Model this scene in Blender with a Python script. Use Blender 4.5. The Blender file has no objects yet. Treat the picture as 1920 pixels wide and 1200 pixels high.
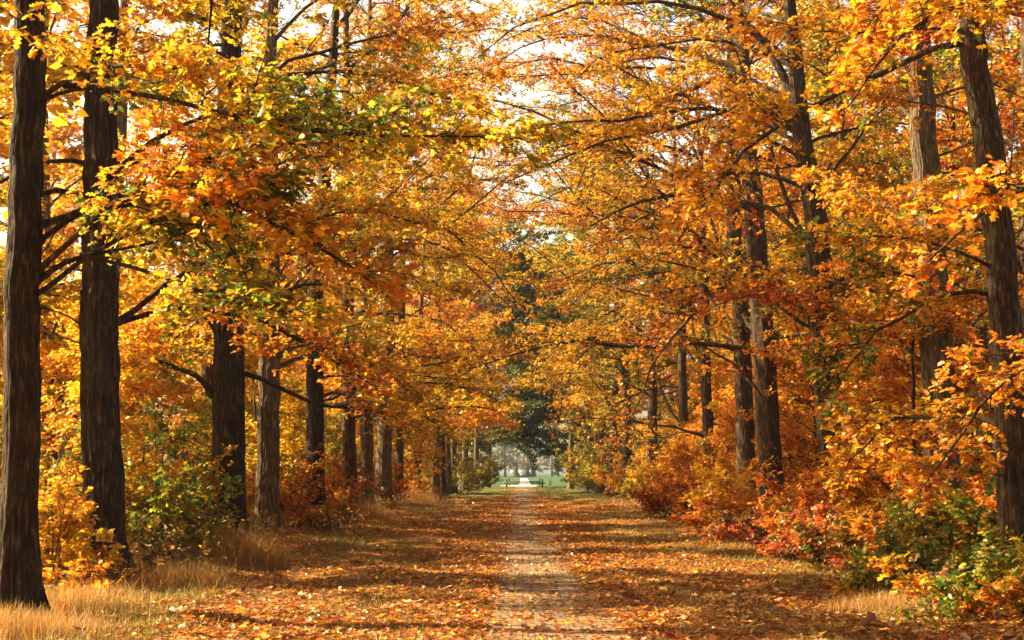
import bpy, math, numpy as np
from mathutils import Vector, Matrix

# ------------------------------------------------------------------ camera, sky, sun, exposure
SC = bpy.context.scene
COL = SC.collection
FPX = 3000.0                      # focal length in pixels of the 1920 px wide photograph
CAMZ = 2.0
YAW = math.atan(20/FPX); PITCH = math.atan(284/FPX)
cd = bpy.data.cameras.new('camera'); cam = bpy.data.objects.new('camera', cd); COL.objects.link(cam)
cd.sensor_width = 36.0; cd.lens = 36.0*FPX/1920; cd.clip_start = 0.1; cd.clip_end = 6000
cam.location = (0, 0, CAMZ); cam.rotation_euler = (math.radians(90)+PITCH, 0, YAW)
cd.dof.use_dof = True; cd.dof.focus_distance = 34.0; cd.dof.aperture_fstop = 5.6
SC.camera = cam

SUN_EL, SUN_AZ = 33.0, 12.0       # azimuth: degrees from straight left towards the far end of the avenue
sdir = Vector((-math.cos(math.radians(SUN_AZ))*math.cos(math.radians(SUN_EL)),
               math.sin(math.radians(SUN_AZ))*math.cos(math.radians(SUN_EL)), math.sin(math.radians(SUN_EL))))
w = bpy.data.worlds.new('World'); SC.world = w; w.use_nodes = True
nt = w.node_tree; bg = nt.nodes['Background']
sky = nt.nodes.new('ShaderNodeTexSky'); sky.sky_type = 'NISHITA'; sky.sun_disc = False
sky.sun_elevation = math.radians(SUN_EL); sky.sun_rotation = math.atan2(sdir.x, sdir.y)
sky.air_density = 1.0; sky.dust_density = 4.0; sky.ozone_density = 0.6
tint = nt.nodes.new('ShaderNodeMixRGB'); tint.blend_type = 'MULTIPLY'; tint.inputs[0].default_value = 1.0; tint.inputs[2].default_value = (1.0, 0.86, 0.62, 1)
nt.links.new(sky.outputs[0], tint.inputs[1]); # sky brightness raised low over the horizon so it shows white
tcw = nt.nodes.new('ShaderNodeTexCoord'); sx = nt.nodes.new('ShaderNodeSeparateXYZ'); nt.links.new(tcw.outputs['Generated'], sx.inputs[0])
mrw = nt.nodes.new('ShaderNodeMapRange'); mrw.interpolation_type = 'SMOOTHSTEP'; nt.links.new(sx.outputs['Z'], mrw.inputs[0])
mrw.inputs[1].default_value = 0.27; mrw.inputs[2].default_value = 0.45; mrw.inputs[3].default_value = 2.5; mrw.inputs[4].default_value = 1.0
sc_ = nt.nodes.new('ShaderNodeVectorMath'); sc_.operation = 'SCALE'; nt.links.new(tint.outputs[0], sc_.inputs[0]); nt.links.new(mrw.outputs[0], sc_.inputs['Scale'])
nt.links.new(sc_.outputs[0], bg.inputs[0]); bg.inputs[1].default_value = 0.05
sl = bpy.data.lights.new('sun', 'SUN'); sl.energy = 5.0; sl.angle = math.radians(0.8); sl.color = (1.0, 0.77, 0.45)
so = bpy.data.objects.new('sun', sl); COL.objects.link(so); so.location = (-60, 40, 60)
so.rotation_euler = sdir.to_track_quat('Z', 'Y').to_euler()
SC.view_settings.view_transform = 'Standard'; SC.view_settings.look = 'None'
SC.view_settings.exposure = 2.22; SC.view_settings.gamma = 1.0
SC.render.engine = 'CYCLES'
cy = SC.cycles
cy.max_bounces = 8; cy.diffuse_bounces = 3; cy.glossy_bounces = 2; cy.transmission_bounces = 4; cy.volume_bounces = 0
cy.transparent_max_bounces = 6; cy.caustics_reflective = False; cy.caustics_refractive = False
cy.use_denoising = True; cy.denoiser = 'OPENIMAGEDENOISE'; cy.denoising_input_passes = 'RGB_ALBEDO_NORMAL'
cy.use_adaptive_sampling = False

CAMM = np.array(Matrix.LocRotScale(cam.location, cam.rotation_euler.to_quaternion(), None))
CR = CAMM[:3, :3]; CP = CAMM[:3, 3]
def ray(px, py): return CR @ np.array([(px-960)/FPX, (600-py)/FPX, -1.0])
def P(px, py, d):                 # the point seen at a pixel, at distance d down the avenue
    r = ray(px, py); return CP + r*(d/r[1])
def G(px, py):                    # the ground point seen at a pixel
    r = ray(px, py); return CP + r*(-CAMZ/r[2])
def project(p):
    q = (p-CP) @ CR
    z = np.minimum(q[..., 2], -0.01)
    return 960+FPX*q[..., 0]/-z, 600-FPX*q[..., 1]/-z, -q[..., 2]
def in_view(p, mx=120):
    x, y, z = project(p)
    return (z > 1) & (x > -mx) & (x < 1920+mx) & (y > -mx) & (y < 1200+mx)

# ------------------------------------------------------------------ materials
def new_mat(name):
    m = bpy.data.materials.new(name); m.use_nodes = True
    n = m.node_tree; n.nodes.clear(); out = n.nodes.new('ShaderNodeOutputMaterial')
    return m, n, out
def N(n, typ, **kw):
    o = n.nodes.new(typ)
    for k, v in kw.items():
        if k in o.inputs.keys(): o.inputs[k].default_value = v
        else: setattr(o, k, v)
    return o
def ramp(n, stops, src):
    r = n.nodes.new('ShaderNodeValToRGB'); e = r.color_ramp.elements
    while len(e) < len(stops): e.new(0.5)
    for i, (p, c) in enumerate(stops): e[i].position = p; e[i].color = (*c, 1)
    n.links.new(src, r.inputs[0]); return r
def leaf_mat(name, trans=0.5, gloss=0.04, sat=1.0):
    m, n, out = new_mat(name); L = n.links.new
    a = N(n, 'ShaderNodeAttribute', attribute_name='tint')
    d = N(n, 'ShaderNodeBsdfDiffuse'); t = N(n, 'ShaderNodeBsdfTranslucent')
    tc = N(n, 'ShaderNodeHueSaturation', Saturation=1.0, Value=1.5)
    L(a.outputs['Color'], tc.inputs['Color']); L(a.outputs['Color'], d.inputs['Color']); L(tc.outputs[0], t.inputs['Color'])
    mx = N(n, 'ShaderNodeMixShader', Fac=trans); L(d.outputs[0], mx.inputs[1]); L(t.outputs[0], mx.inputs[2])
    g = N(n, 'ShaderNodeBsdfGlossy', Roughness=0.45, Color=(0.9, 0.85, 0.75, 1))
    m2 = N(n, 'ShaderNodeMixShader', Fac=gloss); L(mx.outputs[0], m2.inputs[1]); L(g.outputs[0], m2.inputs[2])
    L(m2.outputs[0], out.inputs[0]); return m
LEAF = leaf_mat('autumn_leaf')
LITTER = leaf_mat('fallen_leaf', 0.22, 0.07)
GRASSM = leaf_mat('grass_blade', 0.4, 0.04)
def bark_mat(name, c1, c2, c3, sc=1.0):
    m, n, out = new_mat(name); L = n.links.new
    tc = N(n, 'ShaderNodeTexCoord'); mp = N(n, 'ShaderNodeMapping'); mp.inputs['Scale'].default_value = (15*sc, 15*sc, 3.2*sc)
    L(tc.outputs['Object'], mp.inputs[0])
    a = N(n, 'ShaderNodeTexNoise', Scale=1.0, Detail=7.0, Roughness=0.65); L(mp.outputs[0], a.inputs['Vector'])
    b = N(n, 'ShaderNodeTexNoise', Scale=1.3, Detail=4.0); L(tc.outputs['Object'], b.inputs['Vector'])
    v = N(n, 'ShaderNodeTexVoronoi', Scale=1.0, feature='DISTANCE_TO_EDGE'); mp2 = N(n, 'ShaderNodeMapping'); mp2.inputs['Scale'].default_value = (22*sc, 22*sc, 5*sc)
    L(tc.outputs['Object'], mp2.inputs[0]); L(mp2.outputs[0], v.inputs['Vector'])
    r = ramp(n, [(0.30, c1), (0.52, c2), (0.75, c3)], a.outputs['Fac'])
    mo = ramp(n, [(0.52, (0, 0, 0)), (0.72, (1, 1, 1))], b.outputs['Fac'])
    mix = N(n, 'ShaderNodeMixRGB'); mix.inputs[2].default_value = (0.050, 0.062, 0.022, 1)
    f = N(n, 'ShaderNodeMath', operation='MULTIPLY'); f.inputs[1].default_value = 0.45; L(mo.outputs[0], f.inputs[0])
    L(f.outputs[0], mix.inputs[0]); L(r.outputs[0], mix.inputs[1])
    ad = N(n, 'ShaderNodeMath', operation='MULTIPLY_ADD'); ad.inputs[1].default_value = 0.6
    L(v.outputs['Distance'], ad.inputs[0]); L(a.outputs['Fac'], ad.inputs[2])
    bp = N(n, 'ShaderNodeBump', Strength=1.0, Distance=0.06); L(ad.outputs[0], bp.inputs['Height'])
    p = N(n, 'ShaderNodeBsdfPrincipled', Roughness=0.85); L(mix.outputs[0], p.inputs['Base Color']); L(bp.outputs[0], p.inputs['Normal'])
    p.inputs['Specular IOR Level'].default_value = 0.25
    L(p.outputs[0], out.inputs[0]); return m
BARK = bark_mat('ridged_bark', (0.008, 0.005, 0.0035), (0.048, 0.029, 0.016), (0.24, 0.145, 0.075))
BARK_SHADED = bark_mat('shade_darkened_bark', (0.005, 0.0032, 0.0022), (0.026, 0.0155, 0.0085), (0.17, 0.105, 0.055))  # bark copy darkened, putting the left trunks' shade into the colour
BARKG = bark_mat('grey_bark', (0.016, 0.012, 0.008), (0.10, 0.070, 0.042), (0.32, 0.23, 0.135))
TWIG = bark_mat('twig_bark', (0.035, 0.022, 0.014), (0.085, 0.055, 0.033), (0.17, 0.115, 0.07), 3.0)
def plain(name, c, rough=0.7, noise=0.25, scale=6.0):
    m, n, out = new_mat(name); L = n.links.new
    tc = N(n, 'ShaderNodeTexCoord'); a = N(n, 'ShaderNodeTexNoise', Scale=scale, Detail=5.0); L(tc.outputs['Object'], a.inputs['Vector'])
    lo = tuple(x*(1-noise) for x in c); hi = tuple(min(1, x*(1+noise)) for x in c)
    r = ramp(n, [(0.3, lo), (0.7, hi)], a.outputs['Fac'])
    p = N(n, 'ShaderNodeBsdfPrincipled', Roughness=rough); L(r.outputs[0], p.inputs['Base Color']); L(p.outputs[0], out.inputs[0]); return m

# ------------------------------------------------------------------ mesh helpers
def mesh_np(name, V, F, mat, k=3, tint=None, smooth=False):
    """V (n,3), F (m,k) -> mesh"""
    me = bpy.data.meshes.new(name)
    V = np.ascontiguousarray(V, np.float32); F = np.ascontiguousarray(F, np.int32)
    me.vertices.add(len(V)); me.vertices.foreach_set('co', V.ravel())
    me.loops.add(F.size); me.loops.foreach_set('vertex_index', F.ravel())
    me.polygons.add(len(F)); me.polygons.foreach_set('loop_start', np.arange(0, F.size, k, dtype=np.int32))
    me.update(calc_edges=True)
    if tint is not None:
        at = me.attributes.new('tint', 'FLOAT_COLOR', 'POINT')
        c = np.ones((len(V), 4), np.float32); c[:, :3] = tint; at.data.foreach_set('color', c.ravel())
    if smooth: me.shade_smooth()
    me.materials.append(mat); return me
def link(name, me, parent=None, loc=None):
    o = bpy.data.objects.new(name, me); COL.objects.link(o)
    if parent is not None: o.parent = parent
    if loc is not None: o.location = loc
    return o
def tag(o, label=None, cat=None, group=None, kind=None):
    if label: o['label'] = label
    if cat: o['category'] = cat
    if group: o['group'] = group
    if kind: o['kind'] = kind
    return o
def empty(name, loc): 
    o = bpy.data.objects.new(name, None); COL.objects.link(o); o.location = loc; o.empty_display_size = 0.3; return o
def tubes(paths, radii, sides):
    """paths (n,P,3), radii (n,P) -> V, F quads"""
    n, Pn, _ = paths.shape
    T = np.gradient(paths, axis=1); T /= np.linalg.norm(T, axis=2, keepdims=True)+1e-9
    ref = np.zeros((n, 1, 3)); vert = np.abs(T[:, :1, 2:3]) > 0.8
    ref[..., 0] = np.where(vert[..., 0], 1, 0); ref[..., 2] = np.where(vert[..., 0], 0, 1)
    A = np.cross(T, np.broadcast_to(ref, T.shape)); A /= np.linalg.norm(A, axis=2, keepdims=True)+1e-9
    B = np.cross(A, T)
    th = np.arange(sides)*2*math.pi/sides
    V = paths[:, :, None]+radii[:, :, None, None]*(np.cos(th)[None, None, :, None]*A[:, :, None]+np.sin(th)[None, None, :, None]*B[:, :, None])
    i = np.arange(n)[:, None, None]; j = np.arange(Pn-1)[None, :, None]; k = np.arange(sides)[None, None, :]
    a = (i*Pn+j)*sides; k2 = (k+1) % sides
    F = np.stack([a+k, a+k2, a+sides+k2, a+sides+k], -1).reshape(-1, 4)
    return V.reshape(-1, 3), F
def join(parts):
    Vs, Fs, o = [], [], 0
    for V, F in parts: Vs.append(V); Fs.append(F+o); o += len(V)
    return np.concatenate(Vs), np.concatenate(Fs)
def box(x0, x1, y0, y1, z0, z1):
    V = np.array([(x, y, z) for x in (x0, x1) for y in (y0, y1) for z in (z0, z1)], float)
    F = np.array([(0, 1, 3, 2), (4, 6, 7, 5), (0, 4, 5, 1), (2, 3, 7, 6), (0, 2, 6, 4), (1, 5, 7, 3)]); return V, F

# leaf templates: (u along, v across, w up)
def _lobed():
    v = [(0, 0, 0), (.3, 0, .03), (.62, 0, .02), (1, 0, -.06)]
    side = [(.16, .27, .07), (.30, .10, .05), (.45, .37, .07), (.58, .12, .05), (.80, .25, .02)]
    V = v+[(a, b, c) for a, b, c in side]+[(a, -b, c) for a, b, c in side]
    def f(o): t1, n1, t2, n2, t3 = range(o, o+5); return [(0, t1, n1), (0, n1, 1), (n1, t2, n2), (1, n1, n2), (1, n2, 2), (n2, t3, 3), (2, n2, 3)]
    return np.array(V), np.array(f(4)+[(c, b, a) for a, b, c in f(9)])
def _mid():
    V = [(0, 0, 0), (1, 0, -.05), (.28, .24, .06), (.5, .12, .04), (.74, .27, .03), (.28, -.24, .06), (.5, -.12, .04), (.74, -.27, .03)]
    return np.array(V), np.array([(0, 2, 3), (3, 4, 1), (0, 3, 1), (0, 6, 5), (6, 1, 7), (0, 1, 6)])
def _far(): return np.array([(0, 0, 0), (.5, .3, .05), (1, 0, 0), (.5, -.3, .05)]), np.array([(0, 1, 2), (0, 2, 3)])
def _oval():
    V = [(0, 0, 0), (1, 0, -.04), (.25, .2, .04), (.65, .22, .04), (.25, -.2, .04), (.65, -.22, .04)]
    return np.array(V), np.array([(0, 2, 3), (0, 3, 1), (0, 5, 4), (0, 1, 5)])
TEMPL = {0: _lobed(), 1: _mid(), 2: _far(), 3: _oval()}
def unit(a): return a/(np.linalg.norm(a, axis=-1, keepdims=True)+1e-9)
def leaf_geo(pos, axis, nrm, size, col, lod):
    TV, TF = TEMPL[lod]
    a = unit(axis); b = unit(np.cross(nrm, a)); c = np.cross(a, b)
    V = pos[:, None]+size[:, None, None]*(TV[None, :, 0:1]*a[:, None]+TV[None, :, 1:2]*b[:, None]+TV[None, :, 2:3]*c[:, None])
    F = TF[None]+(np.arange(len(pos))*len(TV))[:, None, None]
    return V.reshape(-1, 3), F.reshape(-1, 3), np.repeat(col, len(TV), axis=0)

# ------------------------------------------------------------------ colour palettes (base colours)
C = dict(yellow=(.56, .37, .016), gold=(.52, .275, .012), amber=(.50, .215, .011), orange=(.46, .145, .010), rust=(.25, .060, .011),
         red=(.28, .035, .012), pink=(.33, .075, .036), brown=(.17, .068, .026), olive=(.20, .165, .020), lime=(.31, .31, .022),
         green=(.060, .110, .016), deep=(.030, .052, .020), dull=(.125, .115, .028), straw=(.42, .29, .11), tan=(.32, .17, .065))
def pal(s):
    out = []
    for t in s.split():
        k, wt = t.split(':'); out.append((C[k], float(wt)))
    cols = np.array([o[0] for o in out]); ws = np.array([o[1] for o in out]); return cols, ws/ws.sum()
def field(p, s, seed):            # smooth pseudo noise in [0,1]
    r = np.random.RandomState(seed); v = 0
    for i in range(5):
        k = r.normal(size=3)*s*(1+.6*i); v = v+np.sin(p @ k+r.uniform(0, 6.28))/(1+.5*i)
    return 1/(1+np.exp(-1.6*v))
def colours(p, palette, rng, grp, seed):
    """colour per leaf: by bough (grp), patch (field) and leaf"""
    cols, ws = pal(palette); cum = np.cumsum(ws)
    u_b = rng.rand(int(grp.max())+2)[grp]
    f = field(p, 0.9, seed)
    u = np.where(rng.rand(len(p)) < .72, np.clip((.6*u_b+.4*f-.5)*1.4+.5+rng.normal(size=len(p))*.10, 0, .999), rng.rand(len(p)))
    k = np.minimum(np.searchsorted(cum, u), len(ws)-1); k2 = np.clip(k+rng.choice([-1, 0, 1], len(p)), 0, len(ws)-1)
    m = rng.rand(len(p), 1)*.5
    c = cols[k]*(1-m)+cols[k2]*m
    c = c*np.exp(rng.normal(size=(len(p), 1))*.16)*np.exp(rng.normal(size=(len(p), 3))*.05)
    return np.clip(c, .004, .85)

# ------------------------------------------------------------------ branching
def grow(p0, az, el, length, droop, rng, n=9, wob=.12):
    """one path per row"""
    m = len(p0); pts = np.zeros((m, n, 3)); pts[:, 0] = p0
    a = az.copy(); e = el.copy(); st = length/(n-1)
    for i in range(1, n):
        d = np.stack([np.cos(e)*np.cos(a), np.cos(e)*np.sin(a), np.sin(e)], -1)
        pts[:, i] = pts[:, i-1]+d*st[:, None]
        a = a+rng.normal(size=m)*wob; e = e-droop/(n-1)+rng.normal(size=m)*wob*.8
    return pts
def sample_path(paths, idx, t):
    n = paths.shape[1]-1; x = np.clip(t, 0, .999)*n; i = x.astype(int); f = (x-i)[:, None]
    a = paths[idx, i]; b = paths[idx, i+1]; return a*(1-f)+b*f, unit(b-a)
def resample(pts, n):
    pts = np.array(pts, float); s = np.r_[0, np.cumsum(np.linalg.norm(np.diff(pts, axis=0), axis=1))]; u = np.linspace(0, s[-1], n)
    q = np.stack([np.interp(u, s, pts[:, k]) for k in range(3)], -1)
    for _ in range(2): q[1:-1] = .25*q[:-2]+.5*q[1:-1]+.25*q[2:]
    return q
def side_shoots(paths, lens, count, rng, t0, t1, frac, spread=(.6, 1.25), droop=.3, n=6, up=.12, minlen=.25, bias=1.0):
    """shoots leaving the given paths in their flattened plane"""
    w_ = lens/lens.sum(); idx = rng.choice(len(paths), count, p=w_); t = t0+(t1-t0)*rng.rand(count)**bias
    p, d = sample_path(paths, idx, t)
    sg = rng.choice([-1, 1], count); az = np.arctan2(d[:, 1], d[:, 0])+sg*rng.uniform(*spread, count)
    el = np.arcsin(np.clip(d[:, 2], -1, 1))*.4+up+rng.normal(size=count)*.22
    L = np.maximum(lens[idx]*frac*(1.05-t)*rng.uniform(.6, 1.25, count), minlen)
    return grow(p, az, el, L, droop, rng, n, .16), L, idx
def clusters(paths, lens, count, rng, tl=(.12, .38), t0=.15):
    w_ = lens/lens.sum(); idx = rng.choice(len(paths), count, p=w_); t = t0+(1-t0)*rng.rand(count)**.8
    p, d = sample_path(paths, idx, t)
    az = np.arctan2(d[:, 1], d[:, 0])+rng.normal(size=count)*.9; el = rng.normal(size=count)*.38+.05
    L = rng.uniform(*tl, count); v = np.stack([np.cos(el)*np.cos(az), np.cos(el)*np.sin(az), np.sin(el)], -1)
    return p, p+v*L[:, None], v, idx
def leafage(c, v, per, size, rng, tilt=.55, spread=.95, hang=-.12):
    m = len(c); i = np.repeat(np.arange(m), per); k = len(i)
    az = np.arctan2(v[i, 1], v[i, 0])+rng.normal(size=k)*spread
    el = rng.normal(size=k)*.42+hang
    ax = np.stack([np.cos(el)*np.cos(az), np.cos(el)*np.sin(az), np.sin(el)], -1)
    nr = unit(np.array([0, 0, 1.0])+rng.normal(size=(k, 3))*tilt)
    pos = c[i]+rng.normal(size=(k, 3))*size*.22
    return i, pos, ax, nr, size*np.exp(rng.normal(size=k)*.22)

def cull(c, keep, rng, near=6.5):
    v = in_view(c); k = v | (rng.rand(len(c)) < keep)
    k &= np.linalg.norm(c-CP, axis=1) > near
    return k

# ------------------------------------------------------------------ trunk
def trunk_mesh(center, radius, zs, rng, sides, ridge, flare):
    """center (n,3), radius (n,)"""
    n = len(zs); th = np.arange(sides)*2*math.pi/sides
    R = np.ones((n, sides))
    for i in range(9):
        k = rng.randint(5, 26) if i > 2 else rng.randint(2, 5)
        ph = rng.uniform(0, 6.28)+np.cumsum(rng.normal(size=n))*(.17 if i > 2 else .04)
        am = ridge*(1.0 if i > 2 else .8)*rng.uniform(.5, 1)
        R += am*(1-2*np.abs(np.sin(.5*(k*th[None]+ph[:, None])))**.7)
    R += rng.normal(size=R.shape)*ridge*.35
    fl = np.exp(-np.maximum(zs, 0)/.45)[:, None]*flare
    R += fl*(1+.5*np.cos(5*th[None]+rng.uniform(0, 6)))
    for _ in range(int(zs[-1]/2.2)):        # healed knots
        kz = rng.uniform(1, zs[-1]); kt = rng.uniform(0, 6.28)
        dth = np.angle(np.exp(1j*(th[None]-kt)))*radius.mean()
        R += .11*np.exp(-((dth/.10)**2+((zs[:, None]-kz)/.13)**2))
    V = center[:, None]+radius[:, None, None]*R[..., None]*np.stack([np.cos(th), np.sin(th), np.zeros(sides)], -1)[None]
    j = np.arange(n-1)[:, None]*sides; k = np.arange(sides)[None]; k2 = (k+1) % sides
    F = np.stack([j+k, j+k2, j+sides+k2, j+sides+k], -1).reshape(-1, 4)
    return V.reshape(-1, 3), F

PX = 'px'
def build_tree(name, label, cat, base, axis_pts, r0, H, palette, seed, lod=0, nleaf=16000, nlimb=20, crown0=3.2, reach=5.5, toward=1, tw_gain=1.35,
               custom=(), group=None, leaf=.122, near_cull=True, limb_parts=True, bark=None, keep=.04, up=.35, droop=.75, hang=-.12, perc=5, away=0.0, thick=1.0):
    """base = ground point; axis_pts = list of (z, x, y) points of the trunk axis; custom = hand laid limbs as world point lists"""
    rng = np.random.RandomState(seed)
    base = np.array([base[0], base[1], 0.0]); root = empty(name, tuple(base)); tag(root, label, cat, group)
    az_ = np.array(axis_pts, float)
    def ax(z): return np.stack([np.interp(z, az_[:, 0], az_[:, 1]), np.interp(z, az_[:, 0], az_[:, 2]), z], -1)
    if lod == 0: zs = np.r_[np.linspace(-.25, 12, 64), np.linspace(12.6, H*.93, 14)]; sides = 72
    elif lod == 1: zs = np.r_[np.linspace(-.25, 16, 40), np.linspace(17, H*.93, 8)]; sides = 40
    else: zs = np.linspace(-.2, H*.93, 22); sides = 16
    wob = np.cumsum(rng.normal(size=(len(zs), 2))*.018*math.sqrt(12/len(zs)*4), axis=0); wob -= wob[np.searchsorted(zs, 1.0)]
    cen = ax(np.maximum(zs, -.25)); cen[:, 2] = zs; cen[:, :2] += wob*np.clip(zs/3, 0, 1)[:, None]
    rad = r0*np.interp(zs/H, [0, .12, .35, .6, .93], [1.0, .93, .80, .55, .10])
    V, F = trunk_mesh(cen-base, rad, zs, rng, sides, (.042, .030, .014)[min(lod, 2)], .58)
    tr = link('trunk', mesh_np('trunk', V, F, bark or BARK, 4, smooth=True), root)
    # limbs
    nl = nlimb; h = crown0+(H*.93-crown0)*np.sort(rng.rand(nl))**1.05
    azm = rng.uniform(0, 2*math.pi, nl) + 0
    tw = 0.0 if toward > 0 else math.pi
    k = rng.rand(nl) < .42; azm = np.where(k, tw+rng.normal(size=nl)*.55, azm); azm = np.where((np.sin(azm) < -.25) & (rng.rand(nl) < away), -azm, azm)
    prof = np.interp(h/H, [0, .2, .5, .8, 1], [.75, .95, 1.0, 1.0, .5])
    L = reach*prof*rng.uniform(.7, 1.15, nl)*(1+(tw_gain-1)*np.clip(np.cos(azm-tw), 0, 1))
    el = up+.45*(h/H)+rng.normal(size=nl)*.26
    # start at surface
    p0 = np.stack([np.interp(h, zs, cen[:, 0]), np.interp(h, zs, cen[:, 1]), h], -1)
    limbs = grow(p0, azm, el, L, droop, rng, 10, .20)
    r_at = np.interp(h, zs, rad)
    lr = np.minimum(.0075*L*thick+.010, r_at*.6)
    if len(custom):
        cl = np.stack([resample(c_[0], 10) for c_ in custom]); cr = np.array([c_[1] for c_ in custom])
        limbs = np.concatenate([cl, limbs]); lr = np.r_[cr, lr]
        L = np.r_[np.linalg.norm(np.diff(cl, axis=1), axis=2).sum(1), L]
    sides_l = (8, 6, 4)[min(lod, 2)]
    taper = np.interp(np.linspace(0, 1, 10), [0, .1, 1], [1.25, .95, .22])
    # twigs
    ntw = int(nleaf/perc/7); tw_p, tw_l, tw_i = side_shoots(limbs, L, ntw, rng, .15 if lod == 2 else .30, 1.0, .42, droop=.35, n=6, minlen=.4)
    st_p, st_l, st_i = side_shoots(tw_p, tw_l, ntw, rng, .2, 1.0, .45, n=4, minlen=.22)
    nc = nleaf//perc
    a1, c1, v1, i1 = clusters(tw_p, tw_l, nc//2, rng); a2, c2, v2, i2 = clusters(st_p, st_l, nc-nc//2, rng)
    a3, c3, v3, i3 = clusters(limbs, L, nc//8, rng, (.1, .45), .45)
    tp_ = np.repeat(np.arange(len(limbs)), 5); d3 = unit(limbs[tp_, -1]-limbs[tp_, -3])+rng.normal(size=(len(tp_), 3))*.4; a4 = limbs[tp_, -1]; c4 = a4+d3*.15
    a5 = tw_p[:, -1]; d5 = unit(tw_p[:, -1]-tw_p[:, -2]); c5 = a5+d5*.06
    a = np.concatenate([a1, a2, a3, a4, a5]); c = np.concatenate([c1, c2, c3, c4, c5]); v = np.concatenate([v1, v2, v3, d3, d5]); g = np.concatenate([tw_i[i1], tw_i[st_i[i2]], i3, tp_, tw_i])
    if near_cull:
        k = cull(c, keep if base[0] < 0 else max(keep, .22), rng); a, c, v, g = a[k], c[k], v[k], g[k]
    kt = in_view(tw_p[:, 2], 250) if near_cull else np.ones(len(tw_p), bool); kt2 = in_view(st_p[:, 1], 200) if near_cull else kt[:0]
    if near_cull: kt &= np.linalg.norm(tw_p[:, 0]-CP, axis=1) > 7; kt2 &= np.linalg.norm(st_p[:, 0]-CP, axis=1) > 7
    bt = np.linspace(1, .3, 6)[None]; 
    if lod <= 1 and limb_parts:
        for j in range(len(limbs)):
            parts = [tubes(limbs[j:j+1], (lr[j]*taper)[None], sides_l)]
            s = kt & (tw_i == j)
            if s.any(): parts.append(tubes(tw_p[s], (.006+.0055*tw_l[s])[:, None]*bt, 5 if lod == 0 else 4))
            s2 = kt2 & (tw_i[st_i] == j)
            if s2.any(): parts.append(tubes(st_p[s2], np.full((s2.sum(), 4), .0048)*np.linspace(1, .5, 4)[None], 3))
            if lod == 0:
                s3 = (g == j) & in_view(a)
                if s3.any(): parts.append(tubes(np.stack([a[s3], .5*(a[s3]+c[s3])+[0, 0, .01], c[s3]], 1), np.full((s3.sum(), 3), .0042), 3))
            if not (in_view(limbs[j], 300).any()): continue
            Vb, Fb = join(parts)
            link('branch', mesh_np('branch', Vb-base, Fb, TWIG if lr[j] < .03 else (bark or BARK), 4, smooth=True), root)
    else:
        Vb, Fb = join([tubes(limbs, lr[:, None]*taper[None], sides_l), tubes(tw_p, (.008+.008*tw_l)[:, None]*bt, 3)])
        link('branches', mesh_np('branches', Vb-base, Fb, bark or BARK, 4, smooth=True), root)
    i, pos, axs, nr, sz = leafage(c, v, perc, leaf, rng, hang=hang)
    col = colours(pos, palette, rng, g[i], seed+7)
    Vl, Fl, tl = leaf_geo(pos-base, axs, nr, sz, col, lod)
    link('crown', mesh_np('crown', Vl, Fl, LEAF, 3, tl), root)
    return root

def axis_from_px(base, pts):
    """trunk axis from the pixels the trunk passes through, at the depth of its base"""
    out = [(-.25, base[0], base[1]), (0, base[0], base[1])]
    for px, py in pts:
        q = P(px, py, base[1]); out.append((q[2], q[0], q[1]))
    (z1, x1, y1), (z2, x2, y2) = out[-2], out[-1]
    s = (x2-x1)/max(z2-z1, .5); out.append((30, x2+np.clip(s, -.12, .12)*(30-z2)*.6, y2)); return out
def limb_px(pts, d, dd=None):
    n = len(pts); dd = dd if dd is not None else [0]*n
    return [P(x, y, d+q) for (x, y), q in zip(pts, dd)]

# ------------------------------------------------------------------ ground, path, lawn
def ground_z(x, y):
    e = np.clip((np.abs(x-.35)-1.35)/1.5, 0, 1)
    z = (.035*np.sin(x*1.7+.4*y)+.03*np.sin(.9*y+1.3*x+1)+.03*np.sin(2.9*x-1.1*y)+.02*np.sin(3.1*y+.7*x))
    far = np.clip((240-y)/60, 0, 1)*np.clip((60-np.abs(x))/20, 0, 1)
    return e*far*(z+.02*np.clip(np.abs(x)-6, 0, 4)) - .0*x
def pc(y): return np.interp(y, [0, 20, 33, 60, 120, 240], [.50, .45, .36, .26, .2, .22])
gx = np.unique(np.r_[-3000, -1200, -400, -150, -80, np.arange(-50, -14, 1.5), np.arange(-14, 14.01, .25), np.arange(15, 51, 1.5), 80, 150, 400, 1200, 3000])
gy = np.unique(np.r_[-200, -60, -20, 0, 8, np.arange(12, 70, .3), np.arange(70, 150, .8), np.arange(150, 250, 3), 280, 330, 400, 600, 900, 1500, 3000])
X, Y = np.meshgrid(gx, gy); Z = ground_z(X, Y)
Vg = np.stack([X, Y, Z], -1).reshape(-1, 3); nx = len(gx)
jj, ii = np.meshgrid(np.arange(len(gy)-1), np.arange(nx-1), indexing='ij'); a0 = (jj*nx+ii).ravel()
Fg = np.stack([a0, a0+1, a0+1+nx, a0+nx], -1)
m, n, out = new_mat('grass_and_leaf_litter'); L_ = n.links.new
tc = N(n, 'ShaderNodeTexCoord')
n1 = N(n, 'ShaderNodeTexNoise', Scale=.35, Detail=6.0, Roughness=.7); L_(tc.outputs['Object'], n1.inputs['Vector'])
vo = N(n, 'ShaderNodeTexVoronoi', Scale=11.0); L_(tc.outputs['Object'], vo.inputs['Vector'])
sp = N(n, 'ShaderNodeSeparateXYZ'); L_(vo.outputs['Color'], sp.inputs[0])
lf = ramp(n, [(0.0, (.06, .035, .02)), (.3, (.17, .07, .025)), (.55, (.30, .11, .025)), (.8, (.36, .17, .05)), (1.0, (.16, .07, .03))], sp.outputs[0])
n2 = N(n, 'ShaderNodeTexNoise', Scale=9.0, Detail=6.0); L_(tc.outputs['Object'], n2.inputs['Vector'])
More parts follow.
